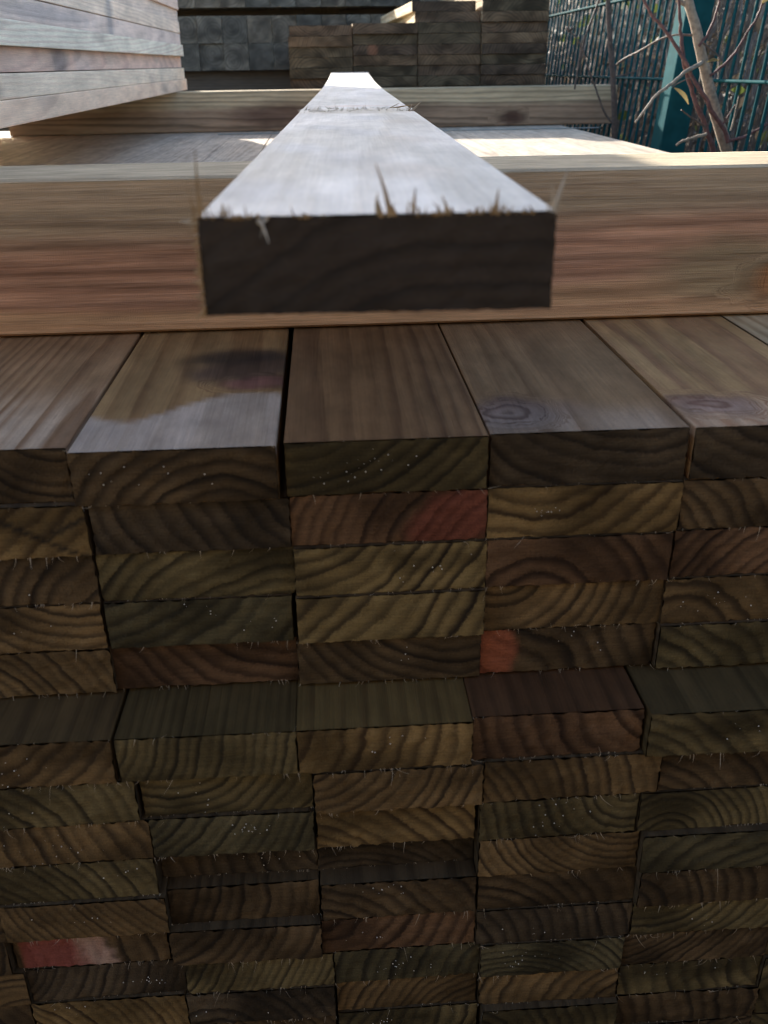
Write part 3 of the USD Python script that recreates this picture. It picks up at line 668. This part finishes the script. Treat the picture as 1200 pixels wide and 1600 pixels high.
# ---------------------------------------------------------------- green mesh fence
FXX, LEAN = .872, math.tan(math.radians(5.0))
def fx(z): return FXX + (z - EYE - .04) * LEAN
PY = 2.24                                            # the post
WIRES = [EYE - .045 + .2 * k for k in range(-3, 6)]
for pan, (ya, yb, lab) in enumerate([(PY - 2.45, PY - .04, 'green welded mesh fence panel right of the green post'), (PY + .04, PY + 2.45, 'green welded mesh fence panel left of the green post, beside the far stack')]):
    fe = empty('mesh_fence', (0, 0, 0))
    for z in WIRES:
        for s in (-1, 1):
            part('crosswire', tube([(fx(z) + s * .0058, ya, z + .01 * (ya - 2.6) * -.4), (fx(z) + s * .0058, yb, z + .01 * (yb - 2.6) * -.4)], .0036, 8), M_FENCE, fe, smooth=60)
    y = ya + .02
    while y < yb:
        part('upright_wire', tube([(fx(EYE - .74), y, EYE - .74), (fx(EYE + 1.0), y, EYE + 1.0)], .0034, 6), M_FENCE, fe, smooth=60); y += .05
    tag(fe, lab, 'fence', 'green mesh fence panels')
fp = empty('fence_post', (0, 0, 0))
z0, z1 = -.05, EYE + 1.05
pm = trimesh.creation.box((.06, .06, z1 - z0)); pv = pm.vertices.copy(); pv[:, 2] += (z0 + z1) / 2
pv[:, 0] += fx(pv[:, 2]) - .040; pv[:, 1] += PY
import manifold3d as m3
cs = m3.CrossSection.square((.052, .062), True).offset(.004, m3.JoinType.Round, 2, 32)
mm = cs.extrude(z1 - z0).to_mesh(); pv = np.array(mm.vert_properties[:, :3]); pv[:, 2] += z0
pv[:, 0] += fx(pv[:, 2]) - .040; pv[:, 1] += PY
part('post_shaft', (pv, np.array(mm.tri_verts)), M_FENCE, fp, smooth=40)
cap = trimesh.creation.box((.066, .076, .012)).apply_translation((fx(z1) - .04, PY, z1 + .006)); part('post_cap', cap, M_FENCE, fp)
for z in (WIRES[2], WIRES[6]):
    c_ = trimesh.creation.box((.016, .11, .03)).apply_translation((fx(z) - .001, PY, z)); part('clamp', c_, M_FENCE, fp)
tag(fp, 'dark green square fence post behind the bare sapling', 'fence post')

# ---------------------------------------------------------------- saplings in front of the fence
def branch(pts, Y, r0, r1, name, mat, parent, sides=7, seed=0):
    Ys = np.broadcast_to(Y, len(pts)) if np.ndim(Y) else np.full(len(pts), Y)
    P = smoothline([on_y(x, y, yy) for (x, y), yy in zip(pts, Ys)], 4)
    r_ = np.random.default_rng(seed); P = P + r_.normal(0, r1 * .25, P.shape)
    rad = np.linspace(r0, r1, len(P)) * .82 * (1 + .18 * (r_.random(len(P)) - .4))
    part(name, tube(P, rad, sides), mat, parent, smooth=50)
    return P
def down(p, z, n=3): return [np.array([p[0] + .01 * k, p[1], p[2] + (z - p[2]) * k / n]) for k in range(n, 0, -1)]
def leaf(p, d, up, l, w, mat, parent, curl=.3):
    d = np.array(d, float) / np.linalg.norm(d); s = np.cross(d, up); s /= np.linalg.norm(s); nrm = np.cross(s, d)
    V, F = [], []
    for k, t_ in enumerate(np.linspace(0, 1, 7)):
        ww = w * math.sin(math.pi * min(.98, t_ * .95 + .03)) ** .8
        c_ = p + d * l * t_ + nrm * curl * l * math.sin(t_ * 2.6)
        V += [c_ - s * ww / 2 + nrm * ww * .2, c_ - nrm * ww * .05, c_ + s * ww / 2 + nrm * ww * .2]
    for k in range(6):
        for j in range(2): a_ = k * 3 + j; F.append((a_, a_ + 1, a_ + 4, a_ + 3))
    part('leaf', (np.array(V), np.array(F)), mat, parent, smooth=True)
sb = empty('bare_sapling', (0, 0, 0)); YB = 1.98
base = on_y(1137, 240, YB)
P0 = np.vstack([down(base, 0.0), smoothline([on_y(x, y, YB) for x, y in [(1137, 240), (1125, 200), (1115, 167), (1107, 133), (1100, 103), (1093, 72), (1086, 38), (1078, 12), (1073, -20), (1069, -80), (1066, -140)]], 4)])
part('trunk', tube(P0, np.linspace(.0128, .0072, len(P0)) * (1 + .10 * (np.random.default_rng(1).random(len(P0)) - .5)), 10), M_BARK, sb, smooth=60)
BR = [([(1115, 240), (1107, 210), (1097, 185), (1085, 155), (1076, 127), (1068, 93), (1064, 55), (1062, 17), (1061, -40)], 1.96, .0068, .003, M_TWIG),
      ([(1138, 223), (1130, 200), (1113, 175), (1098, 147), (1083, 123), (1072, 98), (1055, 70), (1035, 42), (1018, 22), (1006, 0), (995, -40)], 1.95, .0058, .003, M_TWIG),
      ([(1101, 96), (1088, 103), (1072, 112), (1048, 132), (1022, 153), (1000, 182), (993, 191)], [1.98, 1.95, 1.93, 1.9, 1.87, 1.85, 1.84], .0055, .0022, M_BARK),
      ([(1091, 72), (1103, 57), (1115, 32), (1125, 0), (1130, -30)], 1.97, .0035, .002, M_TWIG),
      ([(1109, 119), (1130, 102), (1150, 80), (1168, 50), (1182, 28), (1190, 8), (1197, -20)], 1.97, .0036, .0022, M_TWIG),
      ([(1098, 66), (1112, 78), (1123, 88), (1128, 97)], 1.96, .003, .0016, M_STEM),
      ([(1141, 219), (1167, 212), (1200, 193), (1230, 180)], 1.95, .004, .0022, M_TWIG),
      ([(1104, 209), (1087, 214), (1072, 218), (1057, 227)], 1.94, .0042, .003, M_BARK),
      ([(1103, 200), (1090, 190), (1078, 182), (1064, 171)], 1.94, .0026, .0015, M_STEM),
      ([(1129, 195), (1140, 178), (1149, 163)], 1.97, .0024, .0013, M_TWIG),
      ([(1142, 204), (1148, 180), (1154, 150)], 1.97, .0024, .0012, M_BARK),
      ([(1111, 153), (1116, 145), (1120, 138)], 1.97, .002, .0012, M_BARK),
      ([(1082, 55), (1062, 54), (1040, 58), (1000, 79), (985, 86), (963, 101)], [1.98, 2.0, 2.03, 2.1, 2.15, 2.2], .0026, .0018, M_STEM),
      ([(1077, 10), (1066, 4), (1050, -10)], 1.98, .006, .004, M_BARK),
      ([(1080, 122), (1064, 128), (1050, 137)], 1.93, .0015, .001, M_STEM)]
for k, (pts, Y, r0, r1, m) in enumerate(BR): branch(pts, Y, r0, r1, 'branch', m, sb, seed=k)
leaf(on_y(1123, 95, 1.95), CR * -1 + .2 * CU * -1, -_fw, .026, .007, M_YLEAF, sb)
leaf(on_y(1053, 137, 1.93), CR * .6 - CU * .8, -_fw, .045, .009, M_YLEAF, sb, .25)
leaf(on_y(1190, 5, 1.96), CR * .5 + CU * .4, -_fw, .03, .014, M_YLEAF, sb)
tag(sb, 'bare many-branched sapling with pale trunk standing before the green fence post', 'sapling')
sa = empty('bare_sapling', (0, 0, 0)); YA = 2.60
base = on_y(960, 207, YA)
P0 = np.vstack([down(base, 0.0), smoothline([on_y(x, y, YA) for x, y in [(960, 207), (959, 150), (956, 100), (953, 60), (951, 30), (950, 0), (948, -50), (947, -120)]], 4)])
part('trunk', tube(P0, np.linspace(.0085, .0055, len(P0)), 8), M_STEM, sa, smooth=60)
for k, (pts, Y, r0, r1) in enumerate([([(957, 192), (940, 165), (928, 130), (915, 95), (910, 75), (897, 55), (889, 47)], 2.57, .0034, .0018),
                                      ([(910, 80), (916, 52), (925, 29), (936, 0), (945, -30)], 2.62, .0036, .0024), ([(911, 68), (903, 110), (898, 140)], 2.64, .004, .003),
                                      ([(957, 104), (968, 98), (985, 87), (1000, 80)], 2.6, .003, .0018), ([(960, 120), (985, 114), (1010, 104)], 2.6, .002, .0012)]): branch(pts, Y, r0, r1, 'branch', M_STEM, sa, seed=40 + k)
for p_ in ((889, 48), (893, 45), (887, 44)):
    b_ = trimesh.creation.icosphere(1, .0045).apply_translation(on_y(*p_, 2.57)); part('bud', b_, M_STEM, sa, smooth=True)
tag(sa, 'thin dark sapling rising at the far right corner of the near stack', 'sapling')

# ---------------------------------------------------------------- thicket behind the fence
r = np.random.default_rng(99)
def bank_z(x): return np.interp(x, bx, bz)
A_, B_, C_ = [], [], []
for k in range(2600):
    x = 1.02 + 1.7 * r.random() ** 1.3; y = r.uniform(.9, 8.0); z = bank_z(x) - .02
    h = r.uniform(.4, 1.5); l = r.normal(0, .35, 2) * h
    s = np.linspace(0, 1, 4)[:, None]
    P = np.array([x, y, z]) + np.c_[np.abs(l[0]) * s ** 1.5 * .6, l[1] * s ** 1.3, h * s] + r.normal(0, .015, (4, 3)) * s
    P[:, 0] = np.maximum(P[:, 0], .96 + .08 * P[:, 2])
    (A_ if r.random() < .6 else B_).append(tube(P, np.linspace(r.uniform(.002, .006), .001, 4), 3))
tag(part('brush_stems', join(A_), M_BRUSH), 'tangle of brown stems growing on the bank behind the fence', 'undergrowth', kind='stuff')
tag(part('brush_twigs', join(B_), M_BRUSH2), 'grey dead twigs tangled in the thicket behind the fence', 'undergrowth', kind='stuff')
def leaves(n, seed, size, fx_):
    r = np.random.default_rng(seed)
    x = 1.0 + 1.7 * r.random(n) ** 1.2; y = r.uniform(.9, 8.0, n); z = np.interp(x, bx, bz) + r.random(n) ** 1.3 * 1.1
    c = np.c_[x, y, z]; a = r.normal(0, 1, (n, 3)); a /= np.linalg.norm(a, axis=1, keepdims=True); b = np.cross(a, r.normal(0, 1, (n, 3))); b /= np.linalg.norm(b, axis=1, keepdims=True)
    s = size * r.uniform(.5, 1.4, n)[:, None]
    V = np.stack([c - a * s, c + b * s * .45, c + a * s, c - b * s * .45], 1).reshape(-1, 3)
    return V, np.arange(4 * n).reshape(-1, 4)
tag(part('dead_leaves', leaves(9000, 5, .022, 0), M_LEAF), 'dead brown and grey leaves hanging in the thicket', 'dead leaves', kind='stuff')
tag(part('green_leaves', leaves(500, 6, .035, 0), M_GLEAF), 'scattered green leaves in the thicket behind the fence', 'leaves', kind='stuff')
